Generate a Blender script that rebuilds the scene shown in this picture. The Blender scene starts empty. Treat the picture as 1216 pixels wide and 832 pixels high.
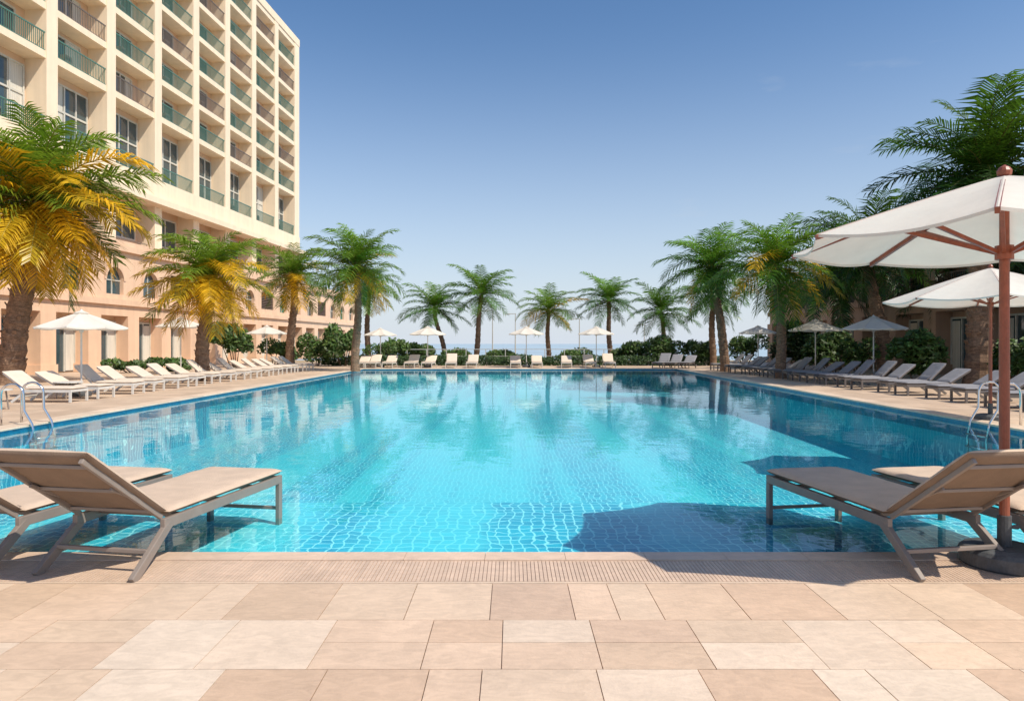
import bpy, math, random
from mathutils import Vector, Matrix, noise
sc=bpy.context.scene
F=810.0; EYE=1.6
def PX(px,d): return (px-608)*d/F

# ------------------------------------------------------------------ materials
def newmat(name):
    m=bpy.data.materials.new(name); m.use_nodes=True
    nt=m.node_tree; nt.nodes.clear()
    out=nt.nodes.new('ShaderNodeOutputMaterial')
    return m,nt,out
def N(nt,t,**k):
    n=nt.nodes.new(t)
    for a,b in k.items(): setattr(n,a,b)
    return n
def plain(name,col,rough=0.7,var=0.12,scale=3.0,bump=0.0,bscale=40,metal=0.0,spec=0.5,attr=False,trans=0.0,stretch=(1,1,1),coord='Object',fine=0.0,fscale=16,streak=0.0):
    m,nt,out=newmat(name); L=nt.links
    p=N(nt,'ShaderNodeBsdfPrincipled'); p.inputs['Roughness'].default_value=rough
    p.inputs['Metallic'].default_value=metal
    p.inputs['Specular IOR Level'].default_value=spec
    tc=N(nt,'ShaderNodeTexCoord'); mp=N(nt,'ShaderNodeMapping'); mp.inputs['Scale'].default_value=stretch
    L.new(tc.outputs[coord],mp.inputs[0])
    no=N(nt,'ShaderNodeTexNoise'); no.inputs['Scale'].default_value=scale; no.inputs['Detail'].default_value=6
    no.inputs['Roughness'].default_value=0.65
    L.new(mp.outputs[0],no.inputs['Vector'])
    mr=N(nt,'ShaderNodeMapRange'); mr.inputs[1].default_value=.3; mr.inputs[2].default_value=.7
    mr.inputs[3].default_value=1-var; mr.inputs[4].default_value=1+var
    L.new(no.outputs[0],mr.inputs[0]); fac=mr.outputs[0]
    def mult(fac,amt,sc3,scale,det=5,dist=0):
        m2=N(nt,'ShaderNodeMapping'); m2.inputs['Scale'].default_value=sc3; L.new(tc.outputs[coord],m2.inputs[0])
        n3=N(nt,'ShaderNodeTexNoise'); n3.inputs['Scale'].default_value=scale; n3.inputs['Detail'].default_value=det; n3.inputs['Distortion'].default_value=dist; L.new(m2.outputs[0],n3.inputs['Vector'])
        r=N(nt,'ShaderNodeMapRange'); r.inputs[1].default_value=.35; r.inputs[2].default_value=.65; r.inputs[3].default_value=1-amt; r.inputs[4].default_value=1+amt*.6
        L.new(n3.outputs[0],r.inputs[0]); q=N(nt,'ShaderNodeMath',operation='MULTIPLY'); L.new(fac,q.inputs[0]); L.new(r.outputs[0],q.inputs[1]); return q.outputs[0]
    if fine>0: fac=mult(fac,fine,(1,2.2,1),fscale,8,1.5)
    if streak>0: fac=mult(fac,streak,(1.2,1.2,.06),2.0)
    mx=N(nt,'ShaderNodeVectorMath',operation='SCALE')
    if attr:
        at=N(nt,'ShaderNodeVertexColor'); at.layer_name='Col'; L.new(at.outputs[0],mx.inputs[0])
    else: mx.inputs[0].default_value=col[:3]
    L.new(fac,mx.inputs['Scale']); L.new(mx.outputs[0],p.inputs['Base Color'])
    if bump>0:
        n2=N(nt,'ShaderNodeTexNoise'); n2.inputs['Scale'].default_value=bscale; n2.inputs['Detail'].default_value=4
        L.new(mp.outputs[0],n2.inputs['Vector'])
        b=N(nt,'ShaderNodeBump'); b.inputs['Strength'].default_value=bump; b.inputs['Distance'].default_value=.02
        L.new(n2.outputs[0],b.inputs['Height']); L.new(b.outputs[0],p.inputs['Normal'])
    if trans>0:
        t=N(nt,'ShaderNodeBsdfTranslucent'); L.new(mx.outputs[0],t.inputs[0])
        ms=N(nt,'ShaderNodeMixShader'); ms.inputs[0].default_value=trans
        L.new(p.outputs[0],ms.inputs[1]); L.new(t.outputs[0],ms.inputs[2]); L.new(ms.outputs[0],out.inputs[0])
    else: L.new(p.outputs[0],out.inputs[0])
    return m

M={}
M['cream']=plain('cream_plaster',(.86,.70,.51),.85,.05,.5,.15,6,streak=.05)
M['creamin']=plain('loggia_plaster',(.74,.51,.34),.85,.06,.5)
M['peach']=plain('peach_plaster',(.78,.52,.35),.85,.07,.6,.15,8,streak=.07)
M['tan']=plain('tan_plaster',(.44,.28,.19),.85,.1,.6,.15,8,streak=.08)
M['glass']=plain('window_glass',(.045,.075,.085),.06,.3,.4,spec=.9)
M['curtain']=plain('curtain',(.62,.58,.5),.9,.2,3,stretch=(1,6,.2))
M['wframe']=plain('window_frame',(.6,.57,.5),.5)
M['railg']=plain('green_rail',(.085,.20,.16),.4,.1)
M['railb']=plain('brown_rail',(.16,.13,.11),.4,.1)
M['louver']=plain('louver_wood',(.16,.1,.07),.6)
M['awn']=plain('green_shutter',(.04,.17,.11),.7)
M['trunk']=plain('palm_bark',(.22,.135,.085),.95,.5,5,.9,14,stretch=(1,1,3),fine=.3)
M['leaf']=plain('palm_leaf',(1,1,1),.36,.2,2.5,attr=True,trans=.38,spec=.45)
M['bushleaf']=plain('shrub_leaf',(1,1,1),.5,.3,2,attr=True,trans=.25)
M['canvas']=plain('white_canvas',(.8,.75,.67),.9,.05,3,.08,60,trans=.3)
M['wood']=plain('umbrella_wood',(.30,.085,.045),.4,.25,6,stretch=(1,1,.15),fine=.15)
M['whitemetal']=plain('white_metal',(.62,.6,.56),.4)
M['darkbase']=plain('umbrella_base',(.075,.08,.085),.55,.2,8,.2,30,fine=.2)
M['taupe']=plain('taupe_frame',(.25,.205,.175),.42,.1,6,spec=.5)
M['cushion']=plain('beige_cushion',(.58,.44,.33),.95,.09,5,.35,140,fine=.06,fscale=120)
M['cushion_b']=plain('taupe_backing',(.22,.155,.11),.95,.12,5,.35,140,fine=.08,fscale=120)
M['cushw']=plain('cream_cushion',(.64,.54,.44),.95,.06,5)
M['cushg_shade']=plain('grey_cushion_painted_shade',(.25,.245,.26),.95,.08,5)  # grey fabric, with the palms' shade darkened into its colour
M['framed']=plain('dark_frame',(.15,.13,.12),.5)
M['chrome']=plain('steel',(.7,.7,.7),.18,.05,metal=1.0)
M['slab']=plain('stone_tile',(1,1,1),.5,.10,1.3,.14,45,attr=True,fine=.09,fscale=7)
M['rope']=plain('fence_paint',(.5,.5,.47),.6)
M['sand']=plain('sandy_ground',(.34,.27,.18),.95,.25,.3)

def deckmat():
    m,nt,out=newmat('deck_pavers'); L=nt.links
    p=N(nt,'ShaderNodeBsdfPrincipled'); p.inputs['Roughness'].default_value=.6
    tc=N(nt,'ShaderNodeTexCoord')
    br=N(nt,'ShaderNodeTexBrick'); br.inputs['Scale'].default_value=1
    br.inputs['Brick Width'].default_value=.6; br.inputs['Row Height'].default_value=.6; br.inputs['Mortar Size'].default_value=.008
    br.inputs['Color1'].default_value=(.63,.47,.34,1); br.inputs['Color2'].default_value=(.52,.38,.27,1); br.inputs['Mortar'].default_value=(.36,.26,.19,1)
    L.new(tc.outputs['Object'],br.inputs['Vector'])
    no=N(nt,'ShaderNodeTexNoise'); no.inputs['Scale'].default_value=.7; no.inputs['Detail'].default_value=8
    L.new(tc.outputs['Object'],no.inputs['Vector'])
    mr=N(nt,'ShaderNodeMapRange'); mr.inputs[1].default_value=.3; mr.inputs[2].default_value=.7; mr.inputs[3].default_value=.85; mr.inputs[4].default_value=1.12
    L.new(no.outputs[0],mr.inputs[0])
    mx=N(nt,'ShaderNodeVectorMath',operation='SCALE'); L.new(br.outputs[0],mx.inputs[0]); L.new(mr.outputs[0],mx.inputs['Scale'])
    L.new(mx.outputs[0],p.inputs['Base Color']); L.new(p.outputs[0],out.inputs[0])
    return m
M['deck']=deckmat()

def poolmat():
    m,nt,out=newmat('pool_mosaic_painted_light'); L=nt.links
    p=N(nt,'ShaderNodeBsdfPrincipled'); p.inputs['Roughness'].default_value=.5
    tc=N(nt,'ShaderNodeTexCoord')
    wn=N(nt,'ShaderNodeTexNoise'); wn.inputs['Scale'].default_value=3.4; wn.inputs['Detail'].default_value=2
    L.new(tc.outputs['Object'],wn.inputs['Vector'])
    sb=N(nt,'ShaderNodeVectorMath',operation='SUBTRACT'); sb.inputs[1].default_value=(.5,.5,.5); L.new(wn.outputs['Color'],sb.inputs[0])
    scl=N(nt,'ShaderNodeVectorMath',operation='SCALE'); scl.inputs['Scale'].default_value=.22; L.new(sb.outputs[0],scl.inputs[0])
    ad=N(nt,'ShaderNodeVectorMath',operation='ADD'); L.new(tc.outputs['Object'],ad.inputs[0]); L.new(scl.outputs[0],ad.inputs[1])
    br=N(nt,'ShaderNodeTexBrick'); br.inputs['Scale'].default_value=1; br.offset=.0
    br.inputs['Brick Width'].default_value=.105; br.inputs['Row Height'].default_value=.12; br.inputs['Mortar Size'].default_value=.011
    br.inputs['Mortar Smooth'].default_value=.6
    br.inputs['Color1'].default_value=(.003,.29,.45,1); br.inputs['Color2'].default_value=(.012,.46,.60,1); br.inputs['Mortar'].default_value=(.38,.82,.86,1)  # tile grid whose pale, warped mortar also paints in the rippling light network
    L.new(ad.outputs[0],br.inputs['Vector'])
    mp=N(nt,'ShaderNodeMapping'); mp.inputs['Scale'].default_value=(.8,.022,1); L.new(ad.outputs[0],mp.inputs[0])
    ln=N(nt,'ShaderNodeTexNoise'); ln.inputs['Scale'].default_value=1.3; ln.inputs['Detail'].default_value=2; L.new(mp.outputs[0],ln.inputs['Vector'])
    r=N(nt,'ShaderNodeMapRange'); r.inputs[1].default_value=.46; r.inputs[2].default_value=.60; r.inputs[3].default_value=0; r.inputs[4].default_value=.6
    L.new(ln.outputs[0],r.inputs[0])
    mi=N(nt,'ShaderNodeMix',data_type='RGBA'); L.new(r.outputs[0],mi.inputs[0]); L.new(br.outputs[0],mi.inputs[6]); mi.inputs[7].default_value=(.12,.70,.76,1)  # pale lengthwise streaks: reflected light painted into the floor colour
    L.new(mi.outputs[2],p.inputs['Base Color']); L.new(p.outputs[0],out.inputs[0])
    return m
M['mosaic_painted_light']=poolmat()
M['wallblue']=plain('waterline_tile',(.015,.20,.34),.35,.3,9)

def watermat():
    m,nt,out=newmat('pool_water_surface'); L=nt.links
    tc=N(nt,'ShaderNodeTexCoord')
    n1=N(nt,'ShaderNodeTexNoise'); n1.inputs['Scale'].default_value=1.7; n1.inputs['Detail'].default_value=3; n1.inputs['Distortion'].default_value=.6
    L.new(tc.outputs['Object'],n1.inputs['Vector'])
    b=N(nt,'ShaderNodeBump'); b.inputs['Strength'].default_value=.15; b.inputs['Distance'].default_value=.03
    L.new(n1.outputs[0],b.inputs['Height'])
    fr=N(nt,'ShaderNodeFresnel'); fr.inputs[0].default_value=1.33; L.new(b.outputs[0],fr.inputs[1])
    mu=N(nt,'ShaderNodeMath',operation='MULTIPLY'); mu.inputs[1].default_value=.85; L.new(fr.outputs[0],mu.inputs[0])
    tr=N(nt,'ShaderNodeBsdfTransparent'); tr.inputs[0].default_value=(.82,.98,1,1)
    gl=N(nt,'ShaderNodeBsdfGlossy'); gl.inputs['Roughness'].default_value=.02; gl.inputs[0].default_value=(.85,.97,1,1); L.new(b.outputs[0],gl.inputs['Normal'])
    ms=N(nt,'ShaderNodeMixShader'); L.new(mu.outputs[0],ms.inputs[0]); L.new(tr.outputs[0],ms.inputs[1]); L.new(gl.outputs[0],ms.inputs[2])
    L.new(ms.outputs[0],out.inputs[0]); return m
M['water']=watermat()
M['sea']=plain('sea_water',(.36,.46,.53),.6,.12,.02,.2,.5,spec=.1)

# ------------------------------------------------------------------ mesh builder
class MB:
    def __init__(s): s.v=[];s.f=[];s.m=[];s.c=[]
    def face(s,pts,m=0,c=(1,1,1)):
        i=len(s.v); s.v.extend([tuple(p) for p in pts]); s.f.append(tuple(range(i,i+len(pts)))); s.m.append(m); s.c.append(c)
    def box(s,x0,x1,y0,y1,z0,z1,m=0,c=(1,1,1),T=None):
        i=len(s.v)
        ps=[(x0,y0,z0),(x1,y0,z0),(x1,y1,z0),(x0,y1,z0),(x0,y0,z1),(x1,y0,z1),(x1,y1,z1),(x0,y1,z1)]
        if T is not None: ps=[tuple(T@Vector(p)) for p in ps]
        s.v.extend(ps)
        for q in ((0,3,2,1),(4,5,6,7),(0,1,5,4),(1,2,6,5),(2,3,7,6),(3,0,4,7)):
            s.f.append(tuple(i+k for k in q)); s.m.append(m); s.c.append(c)
    def beam(s,a,b,w,h,m=0):
        a=Vector(a);b=Vector(b);d=(b-a);l=d.length;y=d.normalized()
        up=Vector((0,0,1)) if abs(y.z)<.95 else Vector((1,0,0))
        x=y.cross(up).normalized(); z=x.cross(y)
        T=Matrix.Translation(a)@Matrix((x,y,z)).transposed().to_4x4()
        s.box(-w/2,w/2,0,l,-h/2,h/2,m,T=T)
    def tube(s,pts,rad,n=10,m=0,c=(1,1,1),cap=True):
        pts=[Vector(p) for p in pts]; i0=len(s.v); k=len(pts)
        if not hasattr(rad,'__len__'): rad=[rad]*k
        ref=Vector((1,0,0))
        for j,p in enumerate(pts):
            d=(pts[min(j+1,k-1)]-pts[max(j-1,0)]).normalized()
            r0=ref if abs(d.dot(ref))<.9 else Vector((0,1,0))
            x=(r0-d*r0.dot(d)).normalized(); y=d.cross(x)
            for a in range(n):
                t=2*math.pi*a/n; s.v.append(tuple(p+(x*math.cos(t)+y*math.sin(t))*rad[j]))
        for j in range(k-1):
            for a in range(n):
                s.f.append((i0+j*n+a,i0+j*n+(a+1)%n,i0+(j+1)*n+(a+1)%n,i0+(j+1)*n+a)); s.m.append(m); s.c.append(c)
        if cap:
            s.f.append(tuple(i0+a for a in range(n))[::-1]); s.m.append(m); s.c.append(c)
            s.f.append(tuple(i0+(k-1)*n+a for a in range(n))); s.m.append(m); s.c.append(c)
    def mesh(s,name,mats,smooth=False):
        me=bpy.data.meshes.new(name); me.from_pydata(s.v,[],s.f)
        for k in mats: me.materials.append(M[k])
        me.polygons.foreach_set('material_index',s.m)
        ca=me.color_attributes.new('Col','FLOAT_COLOR','CORNER'); buf=[]
        for f,c in zip(s.f,s.c): buf.extend((c[0],c[1],c[2],1.0)*len(f))
        ca.data.foreach_set('color',buf)
        if smooth: me.polygons.foreach_set('use_smooth',[True]*len(s.f))
        me.update(); return me
def obj(name,me,parent=None,bevel=0,seg=2):
    o=bpy.data.objects.new(name,me); sc.collection.objects.link(o)
    if parent: o.parent=parent
    if bevel:
        b=o.modifiers.new('bevel','BEVEL'); b.width=bevel; b.segments=seg; b.limit_method='ANGLE'
    return o
def empty(name,loc=(0,0,0),rz=0,scale=1):
    e=bpy.data.objects.new(name,None); sc.collection.objects.link(e); e.location=loc; e.rotation_euler=(0,0,rz); e.scale=(scale,)*3; e.empty_display_size=.3
    return e

# ------------------------------------------------------------------ pool & ground
NY,FY=5.2,43.2
XL=-9.4; XRN,XRF=9.15,10.4
def XR(y): return XRN+(XRF-XRN)*(y-NY)/(FY-NY)
WZ=-.06; DEEP=-1.3; SH=-.12; SY=7.4
g=MB()
def q(x0,x1,y0,y1,z): g.face([(x0,y0,z),(x1,y0,z),(x1,y1,z),(x0,y1,z)])
Z=-.03
q(-4000,-15,-3000,68,Z); q(15,4000,-3000,68,Z); q(-15,15,-3000,2,Z); q(-15,15,48,68,Z)
g.face([(-4000,68,Z),(4000,68,Z),(4000,71,-2.2),(-4000,71,-2.2)])
obj('ground',g.mesh('ground',['sand']))
g=MB(); g.face([(-9000,70.5,-2),(9000,70.5,-2),(9000,14000,-2),(-9000,14000,-2)])
obj('sea',g.mesh('sea',['sea']))
g=MB(); z=-.012
g.face([(-45,-15,z),(45,-15,z),(45,NY,z),(-45,NY,z)]); g.face([(-45,FY,z),(45,FY,z),(45,58,z),(-45,58,z)])
g.face([(-45,NY,z),(XL,NY,z),(XL,FY,z),(-45,FY,z)]); g.face([(XRN,NY,z),(45,NY,z),(45,FY,z),(XRF,FY,z)])
obj('pool_deck',g.mesh('pool_deck',['deck']))
g=MB()
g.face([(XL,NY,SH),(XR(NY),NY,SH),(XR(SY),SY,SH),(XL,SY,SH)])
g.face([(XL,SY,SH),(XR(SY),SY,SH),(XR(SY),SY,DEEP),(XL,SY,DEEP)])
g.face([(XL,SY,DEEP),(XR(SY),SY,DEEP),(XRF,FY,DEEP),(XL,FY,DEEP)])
def wall(a,b):
    g.face([(a[0],a[1],DEEP),(b[0],b[1],DEEP),(b[0],b[1],-.35),(a[0],a[1],-.35)],0)
    g.face([(a[0],a[1],-.35),(b[0],b[1],-.35),(b[0],b[1],0),(a[0],a[1],0)],1)
wall((XL,NY),(XL,FY)); wall((XL,FY),(XRF,FY)); wall((XRF,FY),(XRN,NY)); wall((XRN,NY),(XL,NY))
obj('swimming_pool',g.mesh('swimming_pool',['mosaic_painted_light','wallblue']))
g=MB(); e=.002
g.face([(XL+e,NY+e,WZ),(XRN-e,NY+e,WZ),(XRF-e,FY-e,WZ),(XL+e,FY-e,WZ)])
obj('pool_water',g.mesh('pool_water',['water']))
g=MB()
def strip(a,b,w,n,side):
    a=Vector(a);b=Vector(b);d=(b-a)/n; nrm=Vector((d.y,-d.x)).normalized()*side
    for i in range(n):
        p=a+d*i+d.normalized()*.004; r=a+d*(i+1)-d.normalized()*.004
        c=random.Random(i).uniform(.9,1.1)
        pts=[p-nrm*.04,r-nrm*.04,r+nrm*w,p+nrm*w]
        i0=len(g.v)
        g.v.extend([(t.x,t.y,-.011) for t in pts]+[(t.x,t.y,.03) for t in pts])
        for qd in ((0,3,2,1),(4,5,6,7),(0,1,5,4),(1,2,6,5),(2,3,7,6),(3,0,4,7)):
            g.f.append(tuple(i0+k for k in qd)); g.m.append(0); g.c.append((.68*c,.53*c,.40*c))
strip((XL,NY+.1),(XL,FY),.42,54,-1); strip((XRN,NY+.1),(XRF,FY),.42,54,1); strip((XL-.42,FY),(XRF+.42,FY),.42,30,-1)
obj('pool_coping',g.mesh('pool_coping',['slab']),bevel=.008)
rr=random.Random(23)
g=MB(); yt=4.56; pal=[(.66,.48,.345),(.69,.52,.38),(.59,.42,.30),(.70,.55,.42),(.63,.455,.32),(.73,.59,.46),(.67,.50,.36),(.61,.43,.30)]
rows=[.60,.60,.62,.60,.60,.42,.6,.6,.42,.6,.6]
for ri,h in enumerate(rows):
    x=-14+rr.uniform(-.4,0)
    while x<14:
        w=rr.choice([.26,.50,.50,.56,.56,.40]) ; k=rr.uniform(.93,1.05)
        parts=[(yt-h,yt)]
        if ri%3==1 and rr.random()<.4: parts=[(yt-h,yt-h/2),(yt-h/2,yt)]
        for (ya,yb) in parts:
            c=rr.choice(pal); k=rr.uniform(.95,1.04)
            g.box(x+.0025,x+w-.0025,ya+.0025,yb-.0025,-.010,rr.uniform(-.0008,.0008),0,(c[0]*k,c[1]*k,c[2]*k))
        x+=w
    yt-=h
obj('stone_paving',g.mesh('stone_paving',['slab']))
g=MB(); x=-10
rr=random.Random(3)
while x<10:
    k=rr.uniform(.94,1.05)
    g.box(x,x+.0235,4.60,5.03,-.006,.002,0,(.63*k,.46*k,.34*k)); x+=.028
g.box(-10,10,4.60,5.03,-.0115,-.004,0,(.42,.30,.22))
x=-14
while x<14:
    k=rr.uniform(.95,1.05)
    g.box(x,x+.597,5.035,NY+.02,-.011,.010,0,(.64*k,.47*k,.35*k)); x+=.6
g.box(-14,14,4.565,4.597,-.011,.001,0,(.64,.48,.35))
obj('ribbed_pool_edge',g.mesh('ribbed_pool_edge',['slab']))

# ------------------------------------------------------------------ hotel tower
P=5.35; NB=11; U1=77.9; U0=U1-P*NB
hotel=empty('hotel_tower',(-30,0,0),-math.atan(.07))
w=MB(); rl=MB(); wn=MB()
REC=1.35
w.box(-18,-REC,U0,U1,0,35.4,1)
fl=[13.8,18.7,21.55,24.4,27.25,30.1,33.0]
for i in range(NB+1):
    u=U0+i*P; a=u-.45 if i else u-.6; b=u+.45 if i<NB else u+.9
    w.box(-REC-.05,0,a,b,7.4,35.7,0)
w.box(-18.2,.04,U0-.65,U1+.95,35.703,36.5,0)
w.box(-18,-REC-.06,U1+.002,U1+.9,0,35.7,0)
for k,f in enumerate(fl):
    t=.42
    if k==0: w.box(-REC-.04,.06,U0-.6,U1+.93,12.2,f,0)
    else: w.box(-REC-.04,-.05,U0,U1,f-t,f,0)
w.box(-REC-.04,-.05,U0,U1,35.2,35.69,0)
w.box(-.5,.9,U0-.6,U1+1.2,11.75,12.19,0)
rr=random.Random(5)
def window(cu,wd,z0,z1,x,mull):
    wn.box(x,x+.03,cu-wd/2,cu+wd/2,z0,z1,0)
    if rr.random()<.6:
        cw=wd*rr.uniform(.2,.5); s_=rr.choice([0,1])
        a=cu-wd/2+.06 if s_ else cu+wd/2-cw
        wn.box(x+.031,x+.04,a,a+cw-.06,z0+.05,z1-.05,2)
    for j in range(mull+1):
        u=cu-wd/2+wd*j/mull; wn.box(x+.03,x+.10,u-.05,u+.05,z0,z1,1)
    wn.box(x+.03,x+.094,cu-wd/2,cu+wd/2,z0-.06,z0+.04,1); wn.box(x+.03,x+.094,cu-wd/2,cu+wd/2,z1-.05,z1+.06,1)
    if z1-z0>3: wn.box(x+.03,x+.094,cu-wd/2,cu+wd/2,z0+2.2,z0+2.32,1)
for i in range(NB):
    cu=U0+(i+.5)*P; a=cu-P/2+.45; b=cu+P/2-.45
    for k,f in enumerate(fl):
        top=f+(4.0 if k==0 else 2.1)
        if k==0: window(cu+.5,3.1,f+.08,top,-REC,3)
        else: window(cu+.1,2.6,f+.08,top,-REC,2)
        m=0 if (i+k)%3 else 1
        if k==0: m=0
        u=a
        while u<b: rl.box(-.13,-.10,u,u+.028,f+.06,f+1.05,m); u+=.15
        rl.box(-.15,-.08,a,b,f+1.05,f+1.12,m); rl.box(-.14,-.09,a,b,f+.04,f+.08,m)
        if rr.random()<.5: rl.box(-.9,-.5,cu-.9,cu-.4,f,f+.75,1)
    window(cu+.3,3.0,9.2,11.4,-REC,2)
    rl.box(-.6,-.56,a,b,8.9,8.95,1)
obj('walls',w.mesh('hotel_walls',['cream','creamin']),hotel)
obj('windows',wn.mesh('hotel_windows',['glass','wframe','curtain']),hotel)
obj('balcony_railings',rl.mesh('hotel_rails',['railg','railb']),hotel)

def wing(name,loc,rz,u0,n,pitch,H,deep,matkeys,styles,flip=1):
    e=empty(name,loc,rz); w=MB(); wn=MB(); s=flip
    def bx(mb,x0,x1,*a):
        x0,x1=(x0,x1) if s>0 else (-x1,-x0); mb.box(x0,x1,*a)
    def fc(pts,m=0): w.face([(s*p[0],p[1],p[2]) for p in pts],m)
    u1=u0+n*pitch
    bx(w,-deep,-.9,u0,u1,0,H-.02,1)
    bx(w,-deep,.25,u0-.3,u1+.3,H-.35,H,0); bx(w,-deep,.15,u0-.2,u1+.2,H+.001,H+.3,0)
    bx(w,-.9,.16,u0-.1,u1+.1,3.95,4.3,0)
    bx(w,-.9,-.02,u0,u1,3.3,3.949,0)
    for i in range(n+1):
        u=u0+i*pitch; bx(w,-.9,0,u-.55,u+.55,0,3.3,0)
        bx(w,-.88,.06,u-.62,u+.62,0,.5,0)
    for i in range(n):
        c=u0+(i+.5)*pitch; hw=pitch/2-.55
        bx(wn,-.9,-.86,c-hw,c+hw,.05,2.9,0)
        for cc in (c-hw+.35,c+hw-.35): bx(wn,-.859,-.85,cc-.33,cc+.33,.1,2.8,2)
        for j in range(4): bx(wn,-.86,-.78,c-hw+2*hw*j/3-.04,c-hw+2*hw*j/3+.04,.05,2.9,1)
        bx(wn,-.86,-.79,c-hw,c+hw,2.9,3.0,1)
        st=styles[i%len(styles)]; a=c-pitch/2; b=c+pitch/2; z0,z1=4.3,H-.35
        if st=='arch':
            ww=.8; zb=4.6; zs=5.45
            if z1<zs+ww+.1: zs=z1-ww-.12; zb=zs-.7
            fc([(0,a,z0),(0,c-ww,z0),(0,c-ww,z1),(0,a,z1)]); fc([(0,c+ww,z0),(0,b,z0),(0,b,z1),(0,c+ww,z1)])
            fc([(0,c-ww,z0),(0,c+ww,z0),(0,c+ww,zb),(0,c-ww,zb)])
            K=14; arc=[]
            for k in range(K+1):
                t=math.pi*(1-k/K); arc.append((c+ww*math.cos(t),zs+ww*math.sin(t)))
            for k in range(K):
                p,r=arc[k],arc[k+1]
                fc([(0,p[0],p[1]),(0,r[0],r[1]),(0,r[0],z1),(0,p[0],z1)])
                fc([(0,p[0],p[1]),(0,r[0],r[1]),(-.3,r[0],r[1]),(-.3,p[0],p[1])])
            fc([(0,c-ww,zb),(0,c-ww,zs),(-.3,c-ww,zs),(-.3,c-ww,zb)]); fc([(0,c+ww,zb),(0,c+ww,zs),(-.3,c+ww,zs),(-.3,c+ww,zb)])
            fc([(0,c-ww,zb),(0,c+ww,zb),(-.3,c+ww,zb),(-.3,c-ww,zb)])
            bx(wn,-.3,-.25,c-ww,c+ww,zb,z1-.05,3 if i%5==3 else 0)
            bx(wn,-.25,-.20,c-.03,c+.03,zb,zs+ww,1); bx(wn,-.25,-.205,c-ww,c+ww,zs-.03,zs+.03,1)
            for k in range(K):
                p,r=arc[k],arc[k+1]; o1=(c+(p[0]-c)*1.25,zs+(p[1]-zs)*1.25); o2=(c+(r[0]-c)*1.25,zs+(r[1]-zs)*1.25)
                fc([(.04,p[0],p[1]),(.04,r[0],r[1]),(.04,o2[0],o2[1]),(.04,o1[0],o1[1])])
        elif st=='louver':
            bx(w,-.9,0,a,b,z0,4.75,0); bx(w,-.9,0,a,a+.5,4.75,z1,0); bx(w,-.9,0,b-.5,b,4.75,z1,0); bx(w,-.9,0,a+.5,b-.5,min(6.3,z1-.2),z1,0)
            z=4.8
            while z<min(6.25,z1-.25): bx(wn,-.3,-.05,a+.5,b-.5,z,z+.07,4); z+=.15
        else:
            bx(w,-.9,0,a,a+.5,z0,z1,0); bx(w,-.9,0,b-.5,b,z0,z1,0)
            bx(wn,-.89,-.85,a+.6,b-.6,z0,z1-.4,0)
            for j in range(3): bx(wn,-.85,-.8,a+.6+(pitch-1.2)*j/2-.04,a+.6+(pitch-1.2)*j/2+.04,z0,z1-.4,1)
            u=a+.5
            while u<b-.5: bx(wn,-.1,-.07,u,u+.025,z0,z0+.95,4); u+=.14
            bx(wn,-.12,-.05,a+.5,b-.5,z0+.95,z0+1.0,4)
    obj('walls',w.mesh(name+'_walls',matkeys),e); obj('windows',wn.mesh(name+'_win',['glass','wframe','curtain','awn','louver']),e)
    return e
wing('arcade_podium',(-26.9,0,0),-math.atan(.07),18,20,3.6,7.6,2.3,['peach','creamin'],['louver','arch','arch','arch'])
wing('resort_wing',(22.5,0,0),0,14,12,3.8,6.2,8,['tan','tan'],['balcony'],flip=-1)

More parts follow.
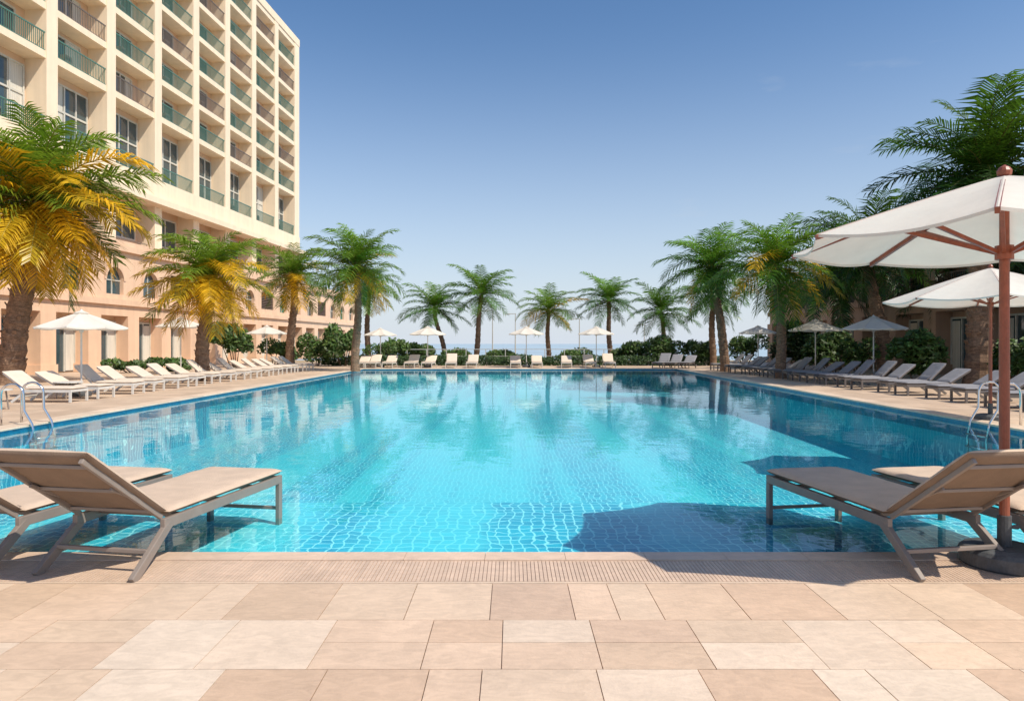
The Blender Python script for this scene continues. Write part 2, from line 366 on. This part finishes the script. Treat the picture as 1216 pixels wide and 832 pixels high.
# ------------------------------------------------------------------ palms
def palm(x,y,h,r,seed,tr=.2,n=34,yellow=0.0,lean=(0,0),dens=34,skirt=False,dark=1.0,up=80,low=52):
    R=random.Random(seed); e=empty('palm_tree',(x,y,-.03))
    t=MB(); pts=[];rad=[]; K=26
    for k in range(K+1):
        s=k/K
        pts.append((lean[0]*(s*s*(3-2*s))+.06*math.sin(s*7+seed),lean[1]*s,h*s))
        rr_=tr*(1.28-.45*s)*(1.25 if k==0 else 1)*(1+(.09 if k%2 else -.04))
        if s>.88: rr_*=1.12
        rad.append(rr_)
    t.tube(pts,rad,12,0)
    for k in range(int(30+h*14)):
        s=R.uniform(.2 if not skirt else .05,1.0); a=R.uniform(0,6.28); i=min(int(s*K),K-1)
        p=Vector(pts[i]); d=Vector((math.cos(a),math.sin(a),0)); q0=p+d*rad[i]*.8
        t.beam(q0,q0+d*tr*.35+Vector((0,0,tr*.6)),tr*.35,tr*.12,0)
    obj('trunk',t.mesh('trunk',['trunk'],False),e)
    c=MB(); top=Vector(pts[-1])
    for i in range(n):
        s=i/(n-1); az=i*2.39996+R.uniform(-.25,.25)
        el=math.radians(up-(up+low)*s**1.0+R.uniform(-9,9)); Lf=r*R.uniform(.92,1.2)*(.8 if s<.12 else 1)*(1-.12*max(0,s-.7)/.3)
        droop=math.radians(R.uniform(45,82))*(1.0 if s<.6 else .55)
        seg=12; p=top+Vector((0,0,R.uniform(-.15,.2))); path=[p.copy()]; dirs=[]
        twist=R.uniform(-.25,.25)
        for k in range(seg):
            ek=max(math.radians(-86),el-droop*((k+.5)/seg)**1.5); ak=az+twist*k/seg
            d=Vector((math.cos(ak)*math.cos(ek),math.sin(ak)*math.cos(ek),math.sin(ek)))
            p=p+d*Lf/seg; path.append(p.copy()); dirs.append(d)
        young=Vector((.15,.29,.022)); mid=Vector((.06,.165,.018)); yel=Vector((.80,.44,.015))
        col=young.lerp(mid,min(1,s*1.5))*R.uniform(.8,1.3)
        if yellow>0 and R.random()<yellow*(-.15+1.5*s): col=col.lerp(yel,R.uniform(.5,1))
        elif yellow>0: col=col.lerp(yel,.08*yellow)
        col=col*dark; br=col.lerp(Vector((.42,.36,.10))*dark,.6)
        c.tube(path[::2],[r*.011,r*.009,r*.008,r*.006,r*.005,r*.003,r*.002],4,0,tuple(br),cap=False)
        m=int(dens)
        for j in range(m):
            tt=.08+.92*(j+R.random()*.5)/m; fi=min(tt*seg,seg-.001); k=int(fi); q0=path[k].lerp(path[k+1],fi-k); d=dirs[k]
            side=d.cross(Vector((0,0,1)))
            if side.length<.12: side=Vector((math.sin(az),-math.cos(az),0))
            side.normalize(); nn=side.cross(d).normalized()
            ll=Lf*.34*(math.sin(math.pi*min(1,.18+.70*tt))**.75)*R.uniform(.8,1.12)
            wd=Lf*.0135
            for sg in (-1,1):
                fw=.40+.75*tt
                dd=(side*sg+d*fw+nn*R.uniform(-.1,.45)).normalized()
                d2=(dd*.9+Vector((0,0,-.48-.15*s))).normalized()
                a=q0; b=a+dd*ll*.5; f=b+d2*ll*.5
                wv=d*wd
                kk=R.uniform(.7,1.35); cc=(col.x*kk,col.y*kk,col.z*kk)
                c.face([a-wv*.5,a+wv*.5,b+wv,b-wv*.6],0,cc)
                tipc=cc if yellow==0 else tuple(Vector(cc).lerp(yel,min(.4,.15*yellow*2*s)))
                c.face([b-wv*.6,b+wv,f],0,tipc)
    if skirt:
        for i in range(26):
            az=R.uniform(0,6.28); rr0=tr*1.2; L_=r*R.uniform(.2,.36)
            a=top+Vector((math.cos(az)*rr0*.6,math.sin(az)*rr0*.6,-.1-R.random()*.5)); b=a+Vector((math.cos(az)*L_*.5,math.sin(az)*L_*.5,-L_*.35)); f=b+Vector((math.cos(az)*L_*.12,math.sin(az)*L_*.12,-L_*.7))
            sd=Vector((-math.sin(az),math.cos(az),0))*.06
            cc=(.30,.19,.07); c.face([a-sd,a+sd,b+sd,b-sd],0,cc); c.face([b-sd,b+sd,f],0,cc)
    obj('crown',c.mesh('crown',['leaf']),e)
    return e
def P_(px,base_d,cy,rpx,**k):
    d=base_d; palm(PX(px,d),d,EYE+(408-cy)*d/F,rpx*d/F,**k)
P_(12,27,240,120,seed=1,tr=.36,n=66,yellow=.7,lean=(1.1,0),dens=44,skirt=True,up=88,low=60)
P_(240,30,328,76,seed=2,tr=.24,n=54,yellow=.7,lean=(.3,0),dens=38,skirt=True)
P_(345,50,326,52,seed=3,tr=.25,n=38,yellow=.35,lean=(.3,0))
P_(423,40,317,62,seed=4,tr=.2,n=44,yellow=.3,lean=(.1,0))
P_(437,52,340,40,seed=14,tr=.18,n=28,yellow=.2)
P_(529,54,366,42,seed=5,tr=.16,n=30,lean=(-.8,0),low=35)
P_(565,54,350,43,seed=6,tr=.18,n=30,yellow=.1,lean=(.4,0),low=35)
P_(651,54,368,40,seed=7,tr=.16,n=30,yellow=.25,low=35)
P_(725,54,356,40,seed=8,tr=.17,n=30,lean=(-.2,0),low=35)
P_(790,55,370,42,seed=9,tr=.17,n=30,dark=.85,lean=(-.3,0),low=35)
P_(862,40,316,62,seed=10,tr=.22,n=42,yellow=.1,lean=(-.8,0))
P_(846,50,348,48,seed=20,tr=.2,n=28,dark=.8)
P_(928,32,314,74,seed=11,tr=.19,n=46,yellow=.2,lean=(-.2,0))
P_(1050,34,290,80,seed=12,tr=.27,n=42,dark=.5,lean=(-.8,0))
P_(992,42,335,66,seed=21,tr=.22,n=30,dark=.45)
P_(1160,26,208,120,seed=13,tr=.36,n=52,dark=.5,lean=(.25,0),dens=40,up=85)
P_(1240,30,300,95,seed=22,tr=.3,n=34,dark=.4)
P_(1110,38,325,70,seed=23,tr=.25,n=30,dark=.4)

# ------------------------------------------------------------------ shrubs
def bush(x,y,rx,ry,h,seed,n,col=(.06,.13,.028),size=.12,name='shrub'):
    R=random.Random(seed); c=MB()
    lumps=[(R.uniform(-.6,.6)*rx,R.uniform(-.6,.6)*ry,R.uniform(.3,.75)*h,R.uniform(.35,.55)) for _ in range(max(5,int(rx*3)))]
    for i in range(n):
        l=R.choice(lumps); a=R.uniform(0,6.28); b=math.acos(R.uniform(-.5,1)); rd=l[3]*R.uniform(.65,1.08)
        sx=min(rx,1.4*h); p=Vector((l[0]+math.cos(a)*math.sin(b)*rd*sx,l[1]+math.sin(a)*math.sin(b)*rd*min(ry,1.4*h),max(.03,l[2]+math.cos(b)*rd*h*.7)))
        u=Vector((R.gauss(0,1),R.gauss(0,1),R.gauss(0,1))).normalized(); v=u.orthogonal().normalized(); s=size*R.uniform(.6,1.4)
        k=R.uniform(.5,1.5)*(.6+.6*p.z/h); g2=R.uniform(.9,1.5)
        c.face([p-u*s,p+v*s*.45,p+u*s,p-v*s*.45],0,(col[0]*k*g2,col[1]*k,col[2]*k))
    for l in lumps: c.tube([(l[0]*.3,l[1]*.3,0),(l[0],l[1],l[2])],[.04,.015],5,0,(.1,.07,.04))
    o=obj(name,c.mesh(name,['bushleaf'])); o.location=(x,y,-.02); return o
def B_(px,d,wpx,topy,seed,n=2200,**k):
    h=EYE+(408-topy)*d/F; bush(PX(px,d),d,wpx*d/F/2*1.1,1.2,h,seed,n,**k)
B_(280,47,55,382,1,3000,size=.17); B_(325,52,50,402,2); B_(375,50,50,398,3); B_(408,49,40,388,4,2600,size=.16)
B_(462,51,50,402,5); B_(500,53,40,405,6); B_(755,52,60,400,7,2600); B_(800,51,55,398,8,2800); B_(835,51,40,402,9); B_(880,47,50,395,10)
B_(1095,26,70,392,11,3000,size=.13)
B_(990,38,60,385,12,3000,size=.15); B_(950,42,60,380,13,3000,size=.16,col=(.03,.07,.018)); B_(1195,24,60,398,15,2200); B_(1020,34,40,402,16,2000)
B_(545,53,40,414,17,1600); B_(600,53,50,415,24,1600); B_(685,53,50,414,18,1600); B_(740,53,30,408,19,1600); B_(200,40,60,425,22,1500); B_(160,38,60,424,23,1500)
R=random.Random(40); c=MB()
for i in range(15000):
    x=R.uniform(-14,16); p=Vector((x,R.uniform(50.0,50.9),R.uniform(.02,.66+.2*noise.noise(Vector((x*.6,0,0)))+.08*R.random())))
    u=Vector((R.gauss(0,1),R.gauss(0,1),R.gauss(0,1))).normalized(); v=u.orthogonal().normalized(); s=R.uniform(.06,.12); k=R.uniform(.5,1.5)
    c.face([p-u*s,p+v*s*.5,p+u*s,p-v*s*.5],0,(.045*k,.09*k,.025*k))
obj('hedge',c.mesh('hedge',['bushleaf']))
g=MB(); x=-14
while x<16: g.box(x-.03,x+.03,52.0,52.06,0,1.15); x+=1.5
g.box(-14,16,52.01,52.05,1.15,1.2); g.box(-14,16,52.015,52.045,.65,.68)
obj('fence',g.mesh('fence',['rope']))
for px,d,top in ((585,62,368),(612,64,372),(688,62,378),(765,64,385)):
    e=empty('street_lamp',(PX(px,d),d,-.03)); g=MB(); h=EYE+(408-top)*d/F
    g.tube([(0,0,0),(0,0,h*.5),(0,0,h)],[.07,.05,.035],8); g.box(-.7,.05,-.05,.05,h-.05,h+.02); obj('pole',g.mesh('pole',['rope']),e)
    g=MB(); g.box(-.95,-.5,-.09,.09,h-.10,h-.051); obj('lamp_head',g.mesh('lamp_head',['rope']),e,bevel=.02)

# ------------------------------------------------------------------ umbrellas
def umbrella(x,y,rad,rim,apex,rot=.2,wood=False,near=False,base=True):
    e=empty('beach_umbrella',(x,y,0),rot)
    pm='wood' if wood else 'whitemetal'; g=MB(); nR=8; A=8 if near else 5; C=8 if near else 4
    cols=nR*C; grid=[]
    for a in range(1,A+1):
        s=a/A; row=[]
        for k in range(cols):
            th=2*math.pi*k/cols; f=(k%C)/C; sag=4*f*(1-f)
            rr_=rad*s*(math.cos(math.pi/nR)/math.cos((f-.5)*2*math.pi/nR))*(1-.03*sag*s)
            z=apex-(apex-rim)*(s**1.06)-.035*rad*sag*s
            row.append(len(g.v)); g.v.append((rr_*math.cos(th),rr_*math.sin(th),z))
        grid.append(row)
    ap=len(g.v); g.v.append((0,0,apex))
    for k in range(cols):
        g.f.append((ap,grid[0][k],grid[0][(k+1)%cols])); g.m.append(0); g.c.append((1,1,1))
        for a in range(A-1):
            g.f.append((grid[a][k],grid[a+1][k],grid[a+1][(k+1)%cols],grid[a][(k+1)%cols])); g.m.append(0); g.c.append((1,1,1))
    for k in range(cols):
        p=g.v[grid[-1][k]]; r=g.v[grid[-1][(k+1)%cols]]; h=.014*rad if near else .03*rad
        g.face([p,r,(r[0],r[1],r[2]-h),(p[0],p[1],p[2]-h)])
    if not near:
        v0=len(g.v)
        for k in range(8):
            th=2*math.pi*k/8; g.v.append((.18*rad*math.cos(th),.18*rad*math.sin(th),apex-(apex-rim)*.18+.04))
        t=len(g.v); g.v.append((0,0,apex+.05))
        for k in range(8): g.f.append((t,v0+k,v0+(k+1)%8)); g.m.append(0); g.c.append((1,1,1))
    obj('canopy',g.mesh('canopy',['canvas'],False),e)
    g=MB(); pr=.034 if near else .028
    g.tube([(0,0,.0),(0,0,apex*.5),(0,0,apex+.03)],[pr,pr,pr*.9],14)
    g.tube([(0,0,apex+.0),(0,0,apex+.03),(0,0,apex+.055),(0,0,apex+.075)],[.045,.05,.035,.006],12)
    hub=rim-.10
    g.tube([(0,0,hub-.05),(0,0,hub+.05)],[.06,.06],12); g.tube([(0,0,apex-.12),(0,0,apex-.04)],[.06,.06],12)
    for k in range(nR):
        th=2*math.pi*k/nR; c_,s_=math.cos(th),math.sin(th)
        P0=Vector((c_*.04,s_*.04,apex-.05)); w_=.028 if near else .02; prev=P0
        for j in range(1,6):
            s=j/5; nx=Vector((c_*rad*1.0*s,s_*rad*1.0*s,apex-(apex-rim)*(s**1.06)-.022)); g.beam(prev,nx,w_,w_*1.3); prev=nx
        s=.55; mid=Vector((c_*rad*s,s_*rad*s,apex-(apex-rim)*(s**1.06)-.035))
        g.beam(Vector((c_*.05,s_*.05,hub)),mid,w_*.85,w_*.95)
    obj('pole_and_ribs',g.mesh('pole',[pm]),e)
    if base:
        g=MB()
        g.tube([(0,0,0),(0,0,.015),(0,0,.10),(0,0,.125),(0,0,.14)],[.27,.285,.285,.26,.2],28); g.tube([(0,0,.13),(0,0,.36)],[.045,.045],14)
        g.tube([(.05,0,.27),(.11,0,.27)],[.012,.02],8)
        obj('base_weight',g.mesh('base_weight',['darkbase']),e,bevel=.004)
    return e
umbrella(3.57,4.95,1.47,2.36,2.82,rot=math.radians(8),wood=True,near=True)
umbrella(9.95,14.2,1.98,2.52,3.18,rot=.3,wood=True,near=True)
for px,ay,wpx,D in ((97,370,100,21),(215,377,56,36),(317,387,46,44),(452,390,40,47.5),(508,388,46,47),(625,388,44,47),(708,388,44,47),(900,387,44,44),(968,380,62,34),(1037,376,74,29)):
    ap=EYE+(408-ay)*D/F; r=wpx*D/F/2
    umbrella(PX(px,D),D,r,ap-.5*r*.75,ap,rot=px*.1)

# ------------------------------------------------------------------ loungers
def pillow(mb,W,Ln,T,Mx,m=0,nu=12,nv=24,seed=0,mb_bot=1):
    rows=[[],[]]
    for sgn in (0,1):
        for j in range(nv+1):
            for i in range(nu+1):
                a=math.cos(math.pi*(1-i/nu)); b=math.cos(math.pi*(1-j/nv))
                t=max(0,(1-abs(a)**10))**.5*max(0,(1-abs(b)**16))**.5
                wob=.011*noise.noise(Vector((a*2+seed,b*5,sgn*3)))
                z=(T/2*t+wob*t)*(1 if sgn else -1)
                rows[sgn].append(len(mb.v)); mb.v.append(tuple(Mx@Vector((a*W/2,(b+1)/2*Ln,z))))
    n1=nu+1
    for sgn in (0,1):
        g_=rows[sgn]
        for j in range(nv):
            for i in range(nu):
                q_=(g_[j*n1+i],g_[j*n1+i+1],g_[(j+1)*n1+i+1],g_[(j+1)*n1+i])
                mb.f.append(q_ if sgn else q_[::-1]); mb.m.append(m if sgn else mb_bot); mb.c.append((1,1,1))
def lounger_meshes(tag,frame,cu,cb,W=.76,SL=1.62,BL=.93,ang=38,foot=0.0,T=.07):
    hw=W/2-.02; f=MB()
    for s in (-1,1):
        x=s*hw
        f.box(x-.02,x+.02,-.02,SL+.03,.27,.345)
        f.box(x-.0205,x+.0205,SL-.03,SL+.031,-foot,.269)
        f.beam((x,.06,.305),(x+s*.015,-.34,0),.04,.065)
        a=math.radians(ang); f.beam((x*.93,.0,.35),(x*.93,-BL*math.cos(a),.35+BL*math.sin(a)),.03,.035)
        f.beam((x*.85,-.45,.35+.45*math.tan(a)-.03),(x*.85,.25,.30),.02,.025)
    f.box(-hw+.0205,hw-.0205,SL-.005,SL+.028,.28,.34)
    if foot: f.box(-hw+.0205,hw-.0205,SL-.01,SL+.02,.02,.05)
    for y in (.2,.7,1.2): f.box(-hw+.0205,hw-.0205,y,y+.04,.30,.335)
    a=math.radians(ang)
    for t_ in (.12,.5,.9):
        f.beam((-hw*.93,-BL*t_*math.cos(a),.35+BL*t_*math.sin(a)),(hw*.93,-BL*t_*math.cos(a),.35+BL*t_*math.sin(a)),.03,.025)
    f.beam((-hw,-.17,.155),(hw,-.17,.155),.03,.03)
    fm=f.mesh(tag+'_frame',[frame])
    s_=MB(); pillow(s_,W,SL-.0,T,Matrix.Translation((0,.03,.385)),seed=3)
    sm=s_.mesh(tag+'_seat',[cu,cb],True)
    b_=MB()
    yv=Vector((0,-math.cos(a),math.sin(a))); xv=Vector((1,0,0)); zv=Vector((0,math.sin(a),math.cos(a)))
    Mx=Matrix.Translation((0,.0,.40))@Matrix((xv,yv,zv)).transposed().to_4x4()
    pillow(b_,W,BL,T,Mx,seed=8)
    bm=b_.mesh(tag+'_back',[cu,cb],True)
    return fm,sm,bm
LN=lounger_meshes('near','taupe','cushion','cushion_b',foot=.12,ang=36,BL=.90)
LLs=[lounger_meshes('left%d'%k,'whitemetal','cushw','cushw',W=.72,SL=1.3,BL=.75,ang=k) for k in (30,36,44)]
LRs=[lounger_meshes('right%d'%k,'framed','cushg_shade','cushg_shade',W=.72,SL=1.3,BL=.78,ang=k) for k in (32,38,46)]
def lounger(ms,x,y,rz,bev=0):
    e=empty('sun_lounger',(x,y,0),rz)
    obj('frame',ms[0],e,bevel=bev); obj('seat_cushion',ms[1],e); obj('backrest_cushion',ms[2],e)
    return e
lounger(LN,-2.86,4.98,math.radians(-10),.005); lounger(LN,-3.93,5.02,math.radians(-10),.005)
lounger(LN,3.07,4.98,math.radians(9),.005); lounger(LN,4.10,5.02,math.radians(9),.005)
rr=random.Random(9)
y=19.0; i=0
while y<42:
    if not (29.6<y<30.6): lounger(rr.choice(LLs),-13.35+rr.uniform(-.1,.1),y,math.radians(-90+rr.uniform(-5,5)))
    y+=1.25 if i%2==0 else 1.75; i+=1
y=16.0; i=0
while y<42:
    lounger(rr.choice(LRs),13.5+rr.uniform(-.1,.1),y,math.radians(90+rr.uniform(-5,5)))
    y+=1.15 if i%2==0 else 1.55; i+=1
for px in (434,447,466,492,512,537,562,612,637,672,698,721): lounger(rr.choice(LLs),PX(px,47),46.6,math.pi+rr.uniform(-.08,.08))
for px in (786,800,816): lounger(rr.choice(LRs),PX(px,46),45.5,math.radians(150))
def table(x,y):
    e=empty('side_table',(x,y,0)); g=MB(); g.tube([(0,0,.46),(0,0,.465),(0,0,.49),(0,0,.495)],[.36,.38,.38,.36],24); obj('top',g.mesh('top',['whitemetal']),e)
    g=MB()
    for k in range(4):
        a=k*math.pi/2+.4; g.tube([(math.cos(a)*.3,math.sin(a)*.3,0),(math.cos(a)*.24,math.sin(a)*.24,.46)],[.018,.02],8)
    obj('legs',g.mesh('legs',['taupe']),e)
table(-12.6,16.6); table(-13.0,20.0)
def rail(x,y,s):
    e=empty('pool_handrail',(x,y,0)); g=MB()
    for dy in (-.28,.28):
        pts=[(-.55*s,dy,0),(-.55*s,dy,.5)]
        for k in range(0,9):
            t=math.pi*k/8; pts.append((-.55*s+s*.22*(1-math.cos(t)),dy,.62+.2*math.sin(t)))
        pts+=[(-.1*s,dy,.3),(.05*s,dy,.05),(.12*s,dy,-.3),(.12*s,dy,-.9)]
        g.tube(pts,.024,10)
    for z in (-.25,-.5,-.75): g.box(min(.06*s,.18*s),max(.06*s,.18*s),-.28,.28,z,z+.03)
    obj('tubes',g.mesh('tubes',['chrome'],True),e)
rail(-9.35,13.5,1); rail(9.45,13.7,-1)

# ------------------------------------------------------------------ world, sun, camera
sd=Vector((.53,-.34,.78)).normalized()
W=bpy.data.worlds.new('World'); sc.world=W; W.use_nodes=True; nt=W.node_tree; nt.nodes.clear(); L=nt.links
o=nt.nodes.new('ShaderNodeOutputWorld'); b=nt.nodes.new('ShaderNodeBackground'); s=nt.nodes.new('ShaderNodeTexSky')
s.sky_type='NISHITA'; s.sun_disc=False; s.sun_elevation=math.asin(sd.z); s.sun_rotation=math.atan2(sd.x,sd.y)
s.air_density=1.0; s.dust_density=.4; s.ozone_density=3.0
tc=N(nt,'ShaderNodeTexCoord'); sx=N(nt,'ShaderNodeSeparateXYZ'); L.new(tc.outputs['Generated'],sx.inputs[0])
hs=N(nt,'ShaderNodeHueSaturation'); hs.inputs['Saturation'].default_value=1.12; hs.inputs['Value'].default_value=1.5; L.new(s.outputs[0],hs.inputs['Color'])
mr=N(nt,'ShaderNodeMapRange'); mr.inputs[1].default_value=0; mr.inputs[2].default_value=.45; mr.inputs[3].default_value=1; mr.inputs[4].default_value=0; L.new(sx.outputs[2],mr.inputs[0])
pw=N(nt,'ShaderNodeMath',operation='POWER'); pw.inputs[1].default_value=1.7; L.new(mr.outputs[0],pw.inputs[0])
mi=N(nt,'ShaderNodeMix',data_type='RGBA'); L.new(pw.outputs[0],mi.inputs[0]); L.new(hs.outputs[0],mi.inputs[6]); mi.inputs[7].default_value=(7.2,7.9,8.8,1)
mp=N(nt,'ShaderNodeMapping'); mp.inputs['Scale'].default_value=(3,3,11); mp.inputs['Rotation'].default_value=(0,.35,0); mp.inputs['Location'].default_value=(.7,.3,.2); L.new(tc.outputs['Generated'],mp.inputs[0])
cn=N(nt,'ShaderNodeTexNoise'); cn.inputs['Scale'].default_value=1.6; cn.inputs['Detail'].default_value=7; L.new(mp.outputs[0],cn.inputs['Vector'])
cr=N(nt,'ShaderNodeMapRange'); cr.inputs[1].default_value=.66; cr.inputs[2].default_value=.9; cr.inputs[3].default_value=0; cr.inputs[4].default_value=.45; L.new(cn.outputs[0],cr.inputs[0])
mc=N(nt,'ShaderNodeMix',data_type='RGBA'); L.new(cr.outputs[0],mc.inputs[0]); L.new(mi.outputs[2],mc.inputs[6]); mc.inputs[7].default_value=(6.5,7,7.6,1)
b.inputs[1].default_value=.095
L.new(mc.outputs[2],b.inputs[0]); L.new(b.outputs[0],o.inputs[0])
l=bpy.data.lights.new('sun','SUN'); l.energy=5.0; l.angle=math.radians(.5); l.color=(1,.92,.79)
lo=bpy.data.objects.new('sun',l); sc.collection.objects.link(lo); lo.rotation_euler=sd.to_track_quat('Z','Y').to_euler(); lo.location=(20,-20,40)
cam=bpy.data.cameras.new('camera'); co=bpy.data.objects.new('camera',cam); sc.collection.objects.link(co)
co.location=(0,0,EYE); co.rotation_euler=(math.pi/2,0,0); cam.lens=24; cam.sensor_width=36; cam.shift_y=-8/1216; cam.clip_end=20000; cam.clip_start=.05
sc.camera=co
sc.view_settings.view_transform='Standard'; sc.view_settings.look='None'; sc.view_settings.exposure=0
